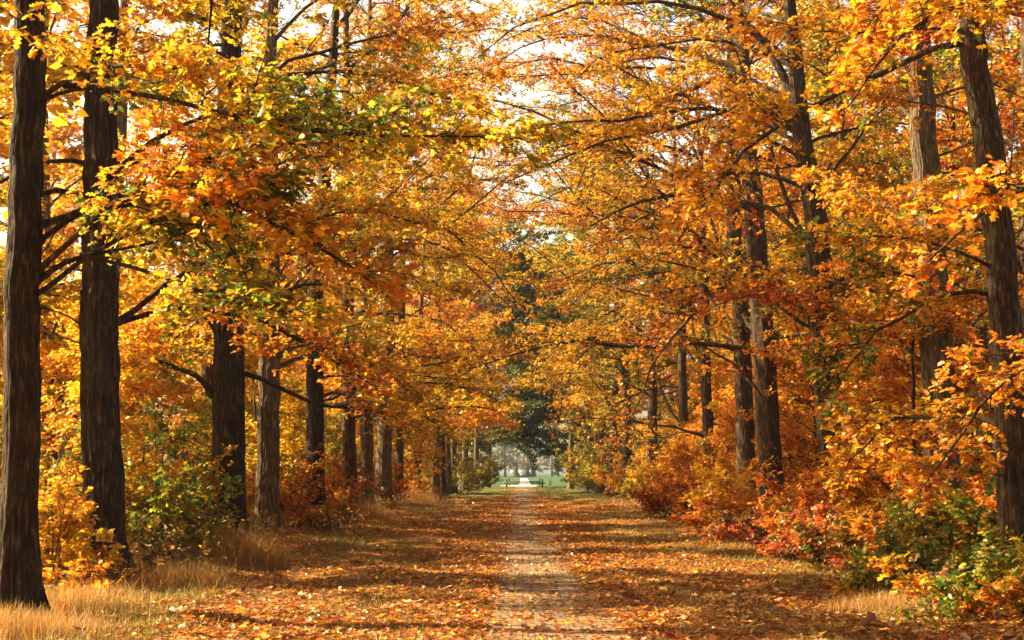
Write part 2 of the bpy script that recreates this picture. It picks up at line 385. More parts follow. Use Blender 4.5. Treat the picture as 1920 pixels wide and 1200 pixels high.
gr = ramp(n, [(.3, (.045, .055, .018)), (.55, (.11, .12, .03)), (.75, (.20, .17, .055))], n2.outputs['Fac'])
s2 = N(n, 'ShaderNodeSeparateXYZ'); L_(tc.outputs['Object'], s2.inputs[0])
mr = N(n, 'ShaderNodeMapRange'); mr.inputs[1].default_value = 112; mr.inputs[2].default_value = 128; mr.inputs[3].default_value = .10; mr.inputs[4].default_value = -.45
L_(s2.outputs['Y'], mr.inputs[0])
ad = N(n, 'ShaderNodeMath', operation='ADD'); L_(n1.outputs['Fac'], ad.inputs[0]); L_(mr.outputs[0], ad.inputs[1])
mk = ramp(n, [(.42, (0, 0, 0)), (.62, (1, 1, 1))], ad.outputs[0])
mx = N(n, 'ShaderNodeMixRGB'); L_(mk.outputs[0], mx.inputs[0]); L_(gr.outputs[0], mx.inputs[1]); L_(lf.outputs[0], mx.inputs[2])
lawn = N(n, 'ShaderNodeMapRange'); lawn.inputs[1].default_value = 206; lawn.inputs[2].default_value = 214; L_(s2.outputs['Y'], lawn.inputs[0])
mx2 = N(n, 'ShaderNodeMixRGB'); mx2.inputs[2].default_value = (.045, .088, .035, 1); L_(lawn.outputs[0], mx2.inputs[0]); L_(mx.outputs[0], mx2.inputs[1])
bp = N(n, 'ShaderNodeBump', Strength=.8, Distance=.05); L_(n2.outputs['Fac'], bp.inputs['Height'])
p = N(n, 'ShaderNodeBsdfPrincipled', Roughness=.95); p.inputs['Specular IOR Level'].default_value = .1
L_(mx2.outputs[0], p.inputs['Base Color']); L_(bp.outputs[0], p.inputs['Normal']); L_(p.outputs[0], out.inputs[0])
tag(link('ground', mesh_np('ground', Vg, Fg, m, 4, smooth=True)), 'flat leaf strewn grass ground on both sides of the path', kind='structure')

# paved path of small square setts
PC, PW = .40, 1.15
m, n, out = new_mat('paving_setts'); L_ = n.links.new
tc = N(n, 'ShaderNodeTexCoord')
br = N(n, 'ShaderNodeTexBrick', Scale=1.0, offset=0.0, squash=1.0)
br.inputs['Mortar Size'].default_value = .0075; br.inputs['Mortar Smooth'].default_value = .25; br.inputs['Brick Width'].default_value = .15; br.inputs['Row Height'].default_value = .15
br.inputs['Color1'].default_value = (.23, .16, .088, 1); br.inputs['Color2'].default_value = (.19, .135, .078, 1); br.inputs['Mortar'].default_value = (.065, .05, .032, 1)
L_(tc.outputs['Object'], br.inputs['Vector'])
n2 = N(n, 'ShaderNodeTexNoise', Scale=2.2, Detail=8.0, Roughness=.7); L_(tc.outputs['Object'], n2.inputs['Vector'])
r = ramp(n, [(.3, (.75, .74, .70)), (.7, (1.1, 1.06, 1.0))], n2.outputs['Fac'])
mu = N(n, 'ShaderNodeMixRGB', blend_type='MULTIPLY'); mu.inputs[0].default_value = 1; L_(br.outputs['Color'], mu.inputs[1]); L_(r.outputs[0], mu.inputs[2])
bp = N(n, 'ShaderNodeBump', Strength=.5, Distance=.01); L_(br.outputs['Fac'], bp.inputs['Height']); bp.invert = True
p = N(n, 'ShaderNodeBsdfPrincipled', Roughness=.82); L_(mu.outputs[0], p.inputs['Base Color']); L_(bp.outputs[0], p.inputs['Normal']); L_(p.outputs[0], out.inputs[0])
def strip(x0, x1, y0, y1, z, seed, edge=.05, n=160):
    rg = np.random.RandomState(seed); ys = np.linspace(y0, y1, n)
    l = x0+pc(ys)*(x0 < -1.01)*(z < .006)+rg.normal(size=n)*edge; r_ = x1+pc(ys)*(z < .006)+rg.normal(size=n)*edge
    V = np.concatenate([np.stack([l, ys, np.full(n, z)], -1), np.stack([r_, ys, np.full(n, z)], -1)])
    i = np.arange(n-1); return V, np.stack([i, i+n, i+n+1, i+1], -1)
V, F = strip(-PW, PW, 2, 219, .004, 5, .02, 300)
tag(link('path', mesh_np('path', V, F, m, 4)), 'narrow path of small square setts running down the avenue', kind='structure')
PALE = plain('pale_gravel', (.62, .58, .55), .8, .12, 1.5)
V, F = strip(-3.2, 2.0, 219, 232, .008, 8, .1, 12); V2, F2 = strip(-.55, 1.25, 232, 470, .008, 9, .05, 60)
tag(link('cross_road', mesh_np('cross_road', V, F, PALE, 4)), 'pale road crossing behind the wooden barriers', kind='structure')
tag(link('far_path', mesh_np('far_path', V2, F2, PALE, 4)), 'pale path running on across the lawn', kind='structure')

# ------------------------------------------------------------------ trees of the avenue that the photograph shows one by one
GOLD = 'green:.7 olive:.9 lime:1.2 yellow:4.2 gold:2.8 amber:1.6 orange:1 rust:.4'
GOLDG = 'green:1.8 olive:1.2 lime:1.4 yellow:3 gold:2.6 amber:1.6 orange:.7'
AMB = 'red:.5 rust:1.2 orange:2.2 amber:2.6 gold:2.6 yellow:2.2 lime:.7 olive:.6 green:.6'
RUST = 'red:.7 rust:1.3 orange:2.6 amber:3 gold:2.4 yellow:1.2 olive:.5 green:.5'
ROW = 'oaks lining the avenue'
def row_tree(name, label, bpx, axpx, wpx, palette, seed, lod, side, limbs=(), **kw):
    b = G(*bpx); d = b[1]; r0 = .5*wpx*d/FPX
    cu = [(limb_px(pts, d, dd), r) for pts, dd, r in limbs]
    return build_tree(name, label, 'tree', b, axis_from_px(b, axpx), r0, kw.pop('H', 23), palette, seed, lod, toward=side, custom=cu, group=ROW, away=kw.pop('away', .75), **kw)

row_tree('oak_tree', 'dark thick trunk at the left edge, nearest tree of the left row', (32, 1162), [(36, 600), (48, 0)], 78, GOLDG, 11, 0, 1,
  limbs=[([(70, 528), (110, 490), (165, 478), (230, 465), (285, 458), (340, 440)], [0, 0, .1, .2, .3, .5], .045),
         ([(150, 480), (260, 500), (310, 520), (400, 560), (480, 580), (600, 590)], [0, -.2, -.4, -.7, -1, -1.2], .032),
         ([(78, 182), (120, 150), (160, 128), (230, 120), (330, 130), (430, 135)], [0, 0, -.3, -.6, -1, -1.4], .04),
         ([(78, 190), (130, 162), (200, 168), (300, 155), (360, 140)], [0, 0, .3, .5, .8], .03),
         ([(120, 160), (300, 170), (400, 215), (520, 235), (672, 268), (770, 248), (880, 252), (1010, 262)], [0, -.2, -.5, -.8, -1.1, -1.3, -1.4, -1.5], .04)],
  nleaf=17000, nlimb=12, crown0=3.8, reach=4.6, away=1, bark=BARK_SHADED)
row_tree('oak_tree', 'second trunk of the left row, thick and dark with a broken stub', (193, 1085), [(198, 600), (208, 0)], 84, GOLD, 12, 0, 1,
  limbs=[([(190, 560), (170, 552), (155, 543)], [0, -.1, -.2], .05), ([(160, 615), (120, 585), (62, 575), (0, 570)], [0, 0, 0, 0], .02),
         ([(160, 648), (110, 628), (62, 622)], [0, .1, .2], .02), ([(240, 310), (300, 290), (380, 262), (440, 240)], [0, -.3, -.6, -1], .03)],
  nleaf=19000, nlimb=15, crown0=4.4, reach=5.0, away=1, bark=BARK_SHADED)
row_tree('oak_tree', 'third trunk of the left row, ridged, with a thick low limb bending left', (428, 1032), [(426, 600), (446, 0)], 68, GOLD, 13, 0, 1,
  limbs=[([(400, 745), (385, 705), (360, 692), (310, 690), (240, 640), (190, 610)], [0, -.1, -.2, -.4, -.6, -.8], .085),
         ([(405, 625), (390, 600), (368, 585)], [0, 0, 0], .06)], nleaf=27000, nlimb=27, crown0=4.4, reach=5.4, bark=BARK_SHADED)
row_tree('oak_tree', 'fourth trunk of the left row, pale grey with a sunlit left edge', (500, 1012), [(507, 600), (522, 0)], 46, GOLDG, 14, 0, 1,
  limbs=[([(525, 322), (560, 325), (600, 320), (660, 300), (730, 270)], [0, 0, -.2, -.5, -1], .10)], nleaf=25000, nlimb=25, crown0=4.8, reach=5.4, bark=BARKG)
row_tree('oak_tree', 'fifth trunk of the left row, dark and straight above the red shrubs', (592, 992), [(590, 600), (630, 0)], 39, AMB, 15, 1, 1, nleaf=22000, nlimb=22, crown0=4.2, reach=6.0, bark=BARK_SHADED, H=26)
row_tree('oak_tree', 'sixth trunk of the left row, slim and dark brown', (658, 973), [(655, 500), (650, 0)], 28, GOLD, 16, 1, 1, nleaf=28000, nlimb=30, crown0=4, reach=6.8, H=31)
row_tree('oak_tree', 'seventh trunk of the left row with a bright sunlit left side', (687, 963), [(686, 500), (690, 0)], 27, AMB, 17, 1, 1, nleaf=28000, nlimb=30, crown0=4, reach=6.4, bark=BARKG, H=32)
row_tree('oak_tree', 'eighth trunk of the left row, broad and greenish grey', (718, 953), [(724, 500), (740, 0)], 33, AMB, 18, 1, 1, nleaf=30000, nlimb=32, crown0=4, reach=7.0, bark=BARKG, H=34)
row_tree('oak_tree', 'ninth trunk of the left row, narrow with a lit edge', (748, 945), [(752, 500), (764, 0)], 17, AMB, 19, 1, 1, nleaf=32000, nlimb=34, crown0=4, reach=7.2, H=36)
row_tree('oak_tree', 'dark trunk leaning right where the left row ends, with bare limbs rising over the path', (822, 924), [(828, 780), (845, 560), (862, 380), (893, 200)], 17, RUST, 20, 1, 1,
  limbs=[([(832, 720), (870, 680), (940, 640), (1000, 610)], [0, 0, 0, 0], .12), ([(838, 640), (860, 600), (910, 520), (980, 455), (1030, 420)], [0, 0, 1, 1, 2], .16),
         ([(846, 540), (870, 470), (885, 380), (930, 260)], [0, -1, -1, 0], .12), ([(850, 480), (830, 400), (815, 300), (830, 180), (850, 60)], [0, 1, 1, 2, 2], .14),
         ([(862, 400), (880, 330), (905, 240), (900, 120), (930, 30)], [0, 1, 1, 2, 2], .12), ([(840, 620), (870, 560), (900, 470), (905, 400)], [0, -1, -1, -1], .1)],
  nleaf=12000, nlimb=18, crown0=5, reach=6, H=32)
# right row
row_tree('oak_tree', 'trunk at the right edge leaning left, half gold half black, nearest of the right row', (1912, 1100), [(1900, 800), (1880, 450), (1858, 300), (1818, 0)], 72, RUST, 31, 0, -1,
  limbs=[([(1858, 500), (1820, 478), (1760, 458), (1690, 443), (1600, 440), (1500, 450)], [0, -.4, -.8, -1.2, -1.6, -2], .035),
         ([(1892, 892), (1855, 840), (1830, 815), (1795, 803)], [0, -.3, -.5, -.8], .022), ([(1892, 892), (1850, 888), (1780, 876), (1700, 870)], [0, -.4, -.9, -1.4], .022),
         ([(1830, 60), (1760, 50), (1650, 60), (1550, 65), (1450, 40)], [0, -.5, -1, -1.5, -2], .03), ([(1845, 225), (1800, 205), (1700, 190), (1620, 170)], [0, .3, .6, 1], .028)],
  nleaf=20000, nlimb=22, crown0=2.2, reach=5.2, tw_gain=1.3)
row_tree('oak_tree', 'second trunk of the right row, deeply grooved with a brilliant sunlit strip', (1775, 1048), [(1760, 800), (1745, 550), (1732, 300), (1715, 0)], 76, RUST, 32, 0, -1,
  limbs=[([(1700, 125), (1660, 135), (1620, 120), (1585, 125)], [0, .3, .5, .7], .03), ([(1720, 520), (1640, 500), (1560, 520)], [0, -.4, -.8], .025)], nleaf=22000, nlimb=24, crown0=2.8, reach=5.0, away=1, bark=BARKG)
row_tree('oak_tree', 'third trunk of the right row, leaning left, one long bare bough towards the path', (1575, 1010), [(1562, 750), (1545, 600), (1525, 400), (1505, 250), (1485, 0)], 62, AMB, 33, 0, -1,
  limbs=[([(1535, 600), (1500, 575), (1460, 558), (1400, 535), (1320, 505), (1250, 490), (1180, 478)], [0, -.3, -.6, -1, -1.5, -2, -2.4], .075),
         ([(1545, 640), (1570, 600), (1600, 560)], [0, -.3, -.5], .04), ([(1500, 240), (1440, 190), (1400, 170), (1330, 190)], [0, .3, .5, .8], .05), ([(1495, 200), (1465, 130), (1420, 60), (1370, 10), (1330, -60)], [0, .2, .5, .6, .6], .16)],
  nleaf=27000, nlimb=28, crown0=3.6, reach=7.4, tw_gain=1.4, away=1)
row_tree('oak_tree', 'broad twin grooved trunk of the right row, fourth from the right', (1447, 988), [(1440, 700), (1425, 450), (1408, 250), (1392, 0)], 50, AMB, 34, 1, -1,
  limbs=[([(1420, 400), (1370, 365), (1320, 350), (1275, 368), (1200, 372), (1150, 400), (1105, 425)], [0, -.3, -.7, -1, -1.4, -2, -2.4], .13),
         ([(1410, 250), (1370, 240), (1330, 235), (1280, 240), (1200, 230)], [0, -.3, -.7, -1, -1.5], .09), ([(1440, 760), (1400, 700), (1330, 690)], [0, -1, -2], .04)], nleaf=32000, nlimb=32, crown0=3.2, reach=8.8, tw_gain=1.35, H=31)
row_tree('oak_tree', 'dark trunk standing close to the left of the broad twin trunk', (1402, 975), [(1396, 700), (1380, 400), (1370, 0)], 38, AMB, 35, 1, -1, nleaf=26000, nlimb=28, crown0=3.4, reach=8.8, H=31)
for i, (bx, by, wd, lab, pl) in enumerate([
    (1335, 957, 24, 'sixth trunk of the right row, brown, above the orange shrubs', AMB),
    (1282, 948, 20, 'slim sunlit trunk of the right row, seventh back', GOLDG),
    (1222, 938, 20, 'eighth trunk of the right row with a bright edge', AMB)]):
    row_tree('oak_tree', lab, (bx, by), [(bx-8, 500), (bx-30, 0)], wd, pl, 36+i, 1, -1, nleaf=28000, nlimb=30, crown0=3.4, reach=9.0, H=29, limb_parts=True)

# nearer trees that stand outside the frame but hang their boughs into it
for i, (x, y, side, pl, nl, c0) in enumerate([(-7.4, 13.5, 1, GOLDG, 6000, 4.6), (7.6, 14.5, -1, RUST, 8000, 3.4), (8.8, 21.5, -1, RUST, 11000, 2.2)]):
    build_tree('oak_tree', ['oak outside the left edge with green and gold boughs hanging into the top left', 'oak outside the right edge with red sprays in the top corner',
      'oak outside the right edge with orange boughs over the lower trunks'][i], 'tree', (x, y), [(-.25, x, y), (0, x, y), (30, x, y)], .33, 20, pl, 51+i, 0, nl, 16, c0, 4.4, side, group=ROW, keep=.12, thick=1.1)

# ------------------------------------------------------------------ prototypes for the trees deeper in the wood, copied
def copy_tree(root, loc, rz, sc, label=None, group=None):
    r = root.copy(); COL.objects.link(r); r.location = loc; r.rotation_euler = (0, 0, rz); r.scale = (sc, sc, sc)
    if label: r['label'] = label
    if group: r['group'] = group
    for ch in list(root.children):
        c = ch.copy(); COL.objects.link(c); c.parent = r
    return r
WOODPAL = [GOLD, 'yellow:3 gold:3 amber:2 orange:1.4 lime:.6 olive:.5', AMB, RUST, 'olive:2 lime:1.4 dull:2 gold:1.4 yellow:.8 green:1.4 amber:.6']
protos = []
for i, pl in enumerate(WOODPAL):
    protos.append(build_tree('woodland_tree', 'tree deeper in the wood', 'tree', (0, 0), [(-.25, 0, 0), (0, 0, 0), (9, .3*(-1)**i, 0), (30, .8*(-1)**i, 0)], .27, 21, pl, 70+i, 2, 15000, 26, 3.0, 4.6, 1, 1.0,
                  near_cull=False, limb_parts=False, leaf=.17, perc=4, bark=(BARK, BARKG)[i % 2]))
understory = []
for i, pl in enumerate(['yellow:3 gold:2.5 lime:1.2 amber:1.2 green:.5', 'orange:3 amber:2.5 rust:1.2 red:1 gold:1.4', 'green:2 lime:1.6 olive:2 yellow:1.4 gold:1', 'amber:3 gold:2 yellow:2 orange:1.6']):
    understory.append(build_tree('young_tree', 'young tree', 'tree', (0, 0), [(-.25, 0, 0), (0, 0, 0), (3, .15, .1), (30, 1.0, .5)], .07, 7.0, pl, 90+i, 2, 7000, 22, .7, 2.5, 1, 1.0,
                  near_cull=False, limb_parts=False, leaf=.135, perc=4, thick=.8))
rg = np.random.RandomState(4)
used = set()
def put(lst, x, y, sc, label, group, k=None):
    k = rg.randint(len(lst)) if k is None else k
    o = lst[k]
    if (id(lst), k) in used: return copy_tree(o, (x, y, 0), rg.uniform(0, 6.28), sc, label, group)
    used.add((id(lst), k)); o.location = (x, y, 0); o.scale = (sc,)*3; o['label'] = label; o['group'] = group; return o
LW = 'woodland tree in gold and amber leaf behind the left row'; RW = 'woodland tree in orange and olive leaf behind the right row'
def seen(x, y, m=4.5): return abs(x+.007*y) < .33*y+m
for rowx, y0, y1, st in ((-13, 30, 170, 10.5), (-19.5, 44, 170, 10)):
    y = y0
    while y < y1:
        x = rowx+rg.normal()*1.2
        if seen(x, y): put(protos, x, y, rg.uniform(.8, 1.1)*(1.18 if rowx > -14 and y < 100 else 1), LW, 'woodland trees on the left', rg.choice([0, 1, 0, 1, 2]))
        y += st*rg.uniform(.75, 1.3)
for rowx, y0, y1, st in ((15, 30, 170, 7.5), (21, 50, 175, 9), (28, 70, 180, 9), (36, 90, 190, 9), (45, 115, 200, 9)):
    y = y0
    while y < y1:
        x = rowx+rg.normal()*1.3
        if seen(x, y): put(protos, x, y, rg.uniform(1.0, 1.35), RW, 'woodland trees on the right', rg.choice([2, 3, 4, 2, 0]))
        y += st*rg.uniform(.75, 1.3)
for y in (104, 115, 126, 138, 150, 162, 174):
    put(protos, -6.6+rg.normal()*.4, y+rg.normal()*2, (1.0+.5*(y-104)/70)*rg.uniform(.95, 1.05), 'far slim trunk at the end of the left row', 'far trees of the left row', rg.choice([1, 2, 3]))
for y in (128, 138, 149, 161, 174):
    put(protos, 7.6+rg.normal()*.4, y+rg.normal()*2, rg.uniform(1.3, 1.6), 'far slim trunk at the end of the right row', 'far trees of the right row', rg.choice([0, 2, 4]))
for x0, x1, n_, y0, y1, ks, lab, grp in ((-13, -9.3, 16, 27, 75, [0, 2, 0, 3], 'young leafy tree growing between the trunks on the left', 'young trees under the left wood'),
    (9.0, 12.5, 18, 30, 100, [1, 3, 1, 1, 0], 'young leafy tree growing between the trunks on the right', 'young trees under the right wood'), (-18, -9, 40, 28, 150, [0, 0, 3, 2, 1], 'young leafy tree growing between the trunks on the left', 'young trees under the left wood'),
                                 (10.5, 20, 36, 30, 150, [1, 3, 1, 2, 3], 'young leafy tree growing between the trunks on the right', 'young trees under the right wood')):
    for i in range(n_):
        y = y0+(y1-y0)*(i+rg.rand())/n_; x = rg.uniform(x0, x1)
        if seen(x, y, 2): put(understory, x, y, rg.uniform(.6, 1.1), lab, grp, rg.choice(ks))

# the avenue goes on behind the camera and shades it from there
for i in range(9):
    y = -62+i*9
    for s_ in (-1, 1):
        put(protos, s_*(8+rg.normal()*.5), y+rg.normal()*1.5, rg.uniform(1.1, 1.3), 'oak of the avenue behind the viewpoint', 'oaks behind the viewpoint', rg.choice([1, 2]))
        put(protos, s_*(16+rg.normal()*1.5), y+rg.normal()*3, rg.uniform(1.0, 1.3), 'oak of the avenue behind the viewpoint', 'oaks behind the viewpoint', rg.choice([1, 2]))
# ------------------------------------------------------------------ green trees over the end of the avenue
DARK = 'deep:1.6 green:2.2 dull:2.4 olive:1'
build_tree('evergreen_tree', 'dark green tree with drooping boughs arching over the far barriers', 'tree', (-4.3, 203), [(-.25, -4.3, 203), (0, -4.3, 203), (30, -3.2, 203)], .22, 16.5, DARK, 120, 2, 44000, 70, 5.0, 6.8, 1, 1.5,
           near_cull=False, limb_parts=False, leaf=.27, perc=4, up=.1, droop=.9, hang=-.35)
build_tree('evergreen_tree', 'dark green tree closing the gap right of the far barriers', 'tree', (6.6, 209), [(-.25, 6.6, 209), (0, 6.6, 209), (30, 5.2, 209)], .25, 17, DARK+' dull:2', 121, 2, 32000, 60, 3.8, 5.4, -1, 1.2,
           near_cull=False, limb_parts=False, leaf=.27, perc=4, up=.1, droop=.9, hang=-.35)
OLV = 'dull:3 olive:1.6 green:2 deep:.8 gold:.4 amber:.3'
for i, (x, y, h_, lab) in enumerate([(-9, 192, 24, 'tall olive green tree left of the far opening'), (-14, 215, 25, 'tall green tree beyond the end of the left row'), (10.5, 195, 19, 'olive green tree at the end of the right row'),
                                   (15, 220, 20, 'broad dull green tree beyond the end of the right row'), (-5.0, 172, 30, 'tallest olive tree rising over the far opening'), (5.5, 184, 28, 'tall olive tree rising over the far opening on the right')]):
    build_tree('broadleaf_tree', lab, 'tree', (x, y), [(-.25, x, y), (0, x, y), (30, x+.5, y)], .3, h_, OLV, 125+i, 2, 30000 if i < 4 else 46000, 46 if i < 4 else 60, 2.2 if i < 4 else 13, 6.5 if i < 4 else 8.0, 1 if x < 0 else -1, 1.1 if i < 4 else 1.4,
               near_cull=False, limb_parts=False, leaf=.30, perc=4, bark=BARKG)
far_p = [build_tree('park_tree', 'far tree', 'tree', (0, 0), [(-.25, 0, 0), (0, 0, 0), (30, .5, 0)], .35, 17, pl, 140+i, 2, 5000, 26, 1.8, 6, 1, 1.0, near_cull=False, limb_parts=False, leaf=.42, perc=4)
         for i, pl in enumerate([OLV, 'dull:2.4 olive:1.4 pink:1 green:1'])]  # second palette muted, distance haze put into the leaf colours
u2 = set()
for i in range(34):
    y = rg.uniform(560, 700); x = -60+i*3.8+rg.normal()*2
    if abs(x-1) < 5 and y < 640: y = 660+rg.uniform(0, 30)
    put(far_p, x, y, rg.uniform(.8, 1.3), 'hazy bluish tree at the far side of the lawn', 'hazy trees beyond the lawn')
for i in range(12):
    s = (-1)**i; y = 236+i*16; x = s*(15+rg.uniform(0, 7)+i*.9)
    put(far_p, x, y, rg.uniform(.5, .75), 'hazy green tree beside the far lawn', 'trees beside the far lawn', 0)

# ------------------------------------------------------------------ shrubs
def build_shrub(name, label, base, h, rad, palette, seed, nleaf=2500, leaf=.09, lod=1, nstem=12, group=None, lean=0.0, near_cull=False, hang=0.0):
    rng = np.random.RandomState(seed); b = np.array([base[0], base[1], 0.0]); root = empty(name, tuple(b)); tag(root, label, 'shrub', group)
    p0 = b+np.stack([rng.normal(size=nstem)*rad*.18, rng.normal(size=nstem)*rad*.18, np.full(nstem, -.04)], -1)
    az = rng.uniform(0, 6.283, nstem); el = rng.uniform(.45, 1.5, nstem); Ls = h*rng.uniform(.45, 1.2, nstem)
    st = grow(p0, az, el, Ls, .5, rng, 8, .09); st[:, :, :2] = b[:2]+(st[:, :, :2]-b[:2])*np.clip(rad/h*1.5, .6, 2.2)
    nt_ = max(30, nleaf//30); tp, tl_, ti = side_shoots(st, Ls, nt_, rng, .2, 1.0, .55, droop=.2, n=5, minlen=.18, up=.3)
    per = 4; a, c, v, i1 = clusters(tp, tl_, nleaf//per, rng, (.04, .2), .1)
    Vb, Fb = join([tubes(st, np.linspace(.013, .004, 8)[None]*np.ones((nstem, 1))*(.7+.25*h), 5), tubes(tp, np.linspace(.005, .002, 5)[None]*np.ones((nt_, 1)), 3)])
    link('stems', mesh_np('stems', Vb-b, Fb, TWIG, 4, smooth=True), root)
    i, pos, axs, nr, sz = leafage(c, v, per, leaf, rng, tilt=.6, hang=hang); pos[:, 2] = np.maximum(pos[:, 2], .03)
    col = colours(pos, palette, rng, ti[i1][i] % 9, seed+3)
    Vl, Fl, tl = leaf_geo(pos-b, axs, nr, sz, col, lod)
    link('foliage', mesh_np('foliage', Vl, Fl, LEAF, 3, tl), root)
    return root
YEL = 'yellow:3.4 gold:3 amber:2 lime:1 olive:.8 orange:.8'; GRN = 'green:2.4 lime:1.4 olive:2 gold:1.2 amber:.8 orange:.8'; RED = 'red:1.8 rust:1.4 orange:3.2 amber:2 gold:.8 olive:.4 green:.5'; PNK = 'pink:2.6 red:1 rust:1.6 orange:2 tan:1 dull:.6 green:.4'
MIXG = 'green:2.6 lime:1.4 olive:1.5 gold:1.2 amber:.8 orange:1 rust:.8'; ORG = 'orange:3 amber:2.6 gold:1.6 red:1 yellow:.6'
SH = [  # label, ground pixel, height m, radius m, palette, leaves, leaf size
 ('bright yellow shrub glowing between the first and second left trunks', (98, 1105), 1.9, .7, YEL, 2600, .11),
 ('yellow sapling leaves in front of the second left trunk', (205, 1098), 1.35, .45, 'gold:3 yellow:2 lime:1 amber:1', 420, .12),
 ('low orange seedling at the foot of the second left trunk', (160, 1120), .8, .5, ORG, 400, .11),
 ('green leafy shrub right of the second left trunk', (285, 1060), 3.3, 1.3, GRN, 4200, .12),
 ('olive and green shrub behind the dry grass', (350, 1035), 3.0, 1.2, GRN+' dull:1', 4200, .12),
 ('green and orange shrub behind the first left trunk', (80, 1060), 3.9, 1.5, 'green:2.5 olive:1.4 lime:1.2 gold:1.4 orange:1.8', 5200, .12),
 ('brown twiggy thicket between the second and third left trunks', (330, 1052), 1.5, .9, 'brown:2 olive:1.4 rust:1 amber:.6', 900, .09),
 ('small green leafed plant at the third left trunk', (415, 1030), 1.9, .45, 'lime:2 green:2 yellow:1.4', 420, .11),
 ('red shrub between the fourth and fifth left trunks', (545, 998), 2.9, 1.1, RED, 4200, .11),
 ('orange red shrub in front of the fourth left trunk', (490, 1005), 2.4, 1.0, RED, 3200, .11),
 ('deep red shrub right of the fifth left trunk', (625, 985), 2.7, 1.1, RED, 3800, .11),
 ('dark green red tipped shrub at the sixth left trunk', (665, 968), 2.8, 1.2, 'green:2 red:1.8 orange:2 deep:1 rust:1', 3800, .12),
 ('orange shrub in front of the eighth left trunk', (715, 950), 3.0, 1.3, 'gold:2 orange:2.4 amber:2 red:1', 3800, .13),
 ('pale yellow shrub right of the ninth left trunk', (765, 942), 3.0, 1.4, 'gold:2 amber:2 olive:1 orange:1.4', 3500, .14),
 ('large yellow green shrub spreading at the end of the left row', (862, 926), 5.2, 3.2, 'olive:3 lime:1.4 gold:1.6 dull:2 green:1.2', 6500, .17),
 ('olive shrub in the shade at the end of the left row', (890, 921), 3.6, 2.6, 'dull:3 olive:2 green:2 gold:.5', 5000, .17),
 # right bank
 ('mixed green and orange bramble in the lower right corner', (1840, 1165), .95, 1.0, MIXG, 2600, .10),
 ('yellow and green bramble at the right edge', (1925, 1130), 1.2, .9, 'lime:2 yellow:1.4 green:2 orange:1', 2400, .11),
 ('low green bramble where the right bank meets the grass', (1700, 1120), .95, 1.0, MIXG, 3000, .10),
 ('green maple-like shrub in front of the second right trunk', (1790, 1080), 2.2, 1.1, 'green:4 lime:1.4 olive:1 orange:.8', 3200, .14),
 ('dark green bramble under the maple-like shrub', (1760, 1095), 1.4, 1.2, MIXG+' deep:1', 3600, .11),
 ('orange and green shrub behind the low green bramble', (1650, 1075), 1.7, 1.0, 'orange:2 green:1.4 rust:1.4 amber:1.2 olive:1', 3200, .11),
 ('pinkish red shrub, the foremost red one of the right bank', (1570, 1072), 1.5, 1.0, PNK, 3400, .10),
 ('orange shrub standing tall right of the third right trunk', (1660, 1040), 2.9, 1.3, ORG, 4400, .13),
 ('rust red shrub in front of the third right trunk', (1540, 1035), 2.5, 1.2, RED, 4400, .11),
 ('pink red low shrub left of the foremost red one', (1475, 1050), 1.3, 1.0, PNK, 3200, .10),
 ('orange and yellow shrub in front of the broad twin trunk', (1450, 1015), 2.6, 1.3, 'orange:2 gold:2 amber:2 yellow:1 red:.8', 4200, .12),
 ('brownish red low shrub at the grass edge under the broad twin trunk', (1400, 1025), 1.4, 1.0, PNK+' brown:1', 3000, .10),
 ('golden shrub left of the dark trunk on the right bank', (1375, 995), 2.8, 1.3, 'gold:2.4 yellow:1.6 orange:1.6 olive:1', 4200, .12),
 ('red shrub low at the grass edge in the middle of the right bank', (1340, 1005), 1.7, 1.1, RED, 3400, .11),
 ('orange red shrub with a dark stem at the grass edge', (1300, 985), 2.0, 1.2, RED, 3600, .12),
 ('tall amber shrub in the middle of the right bank', (1320, 972), 3.6, 1.6, ORG, 4600, .14),
 ('red orange shrub where the right bank narrows', (1255, 972), 2.3, 1.4, RED, 3800, .13),
 ('gold and orange shrub before the slim sunlit trunk', (1265, 955), 3.6, 1.7, 'gold:2 orange:2 amber:2 olive:1', 4600, .15),
 ('yellow green shrub in the far part of the right bank', (1205, 950), 3.0, 1.7, 'olive:2 lime:1.4 gold:2 amber:1', 4200, .15),
 ('amber shrub in the far part of the right bank', (1180, 942), 3.2, 1.8, 'amber:2 gold:2 olive:1.6 orange:1', 4200, .16),
 ('olive yellow bush farther back on the right', (1145, 934), 5.0, 2.4, 'olive:2.4 lime:1.4 gold:2 dull:2', 5500, .17),
 ('large yellow green bush at the end of the right bank', (1110, 926), 6.5, 3.4, 'olive:3 dull:2.4 gold:1.4 lime:1', 7000, .19),
 ('olive bush with drooping leaves nearest the far barriers on the right', (1082, 920), 5.2, 2.9, 'dull:3 olive:2.4 green:1.4 gold:.8', 6000, .2),
]
for i, (lab, gp, h, r, pl, nlf, ls) in enumerate(SH):
    g = G(*gp); build_shrub('shrub', lab, g, h, r, pl, 200+i, nlf, ls, 0 if g[1] < 36 else (1 if g[1] < 70 else 2), 8 if r < .6 else 14, 'shrubs along the avenue')
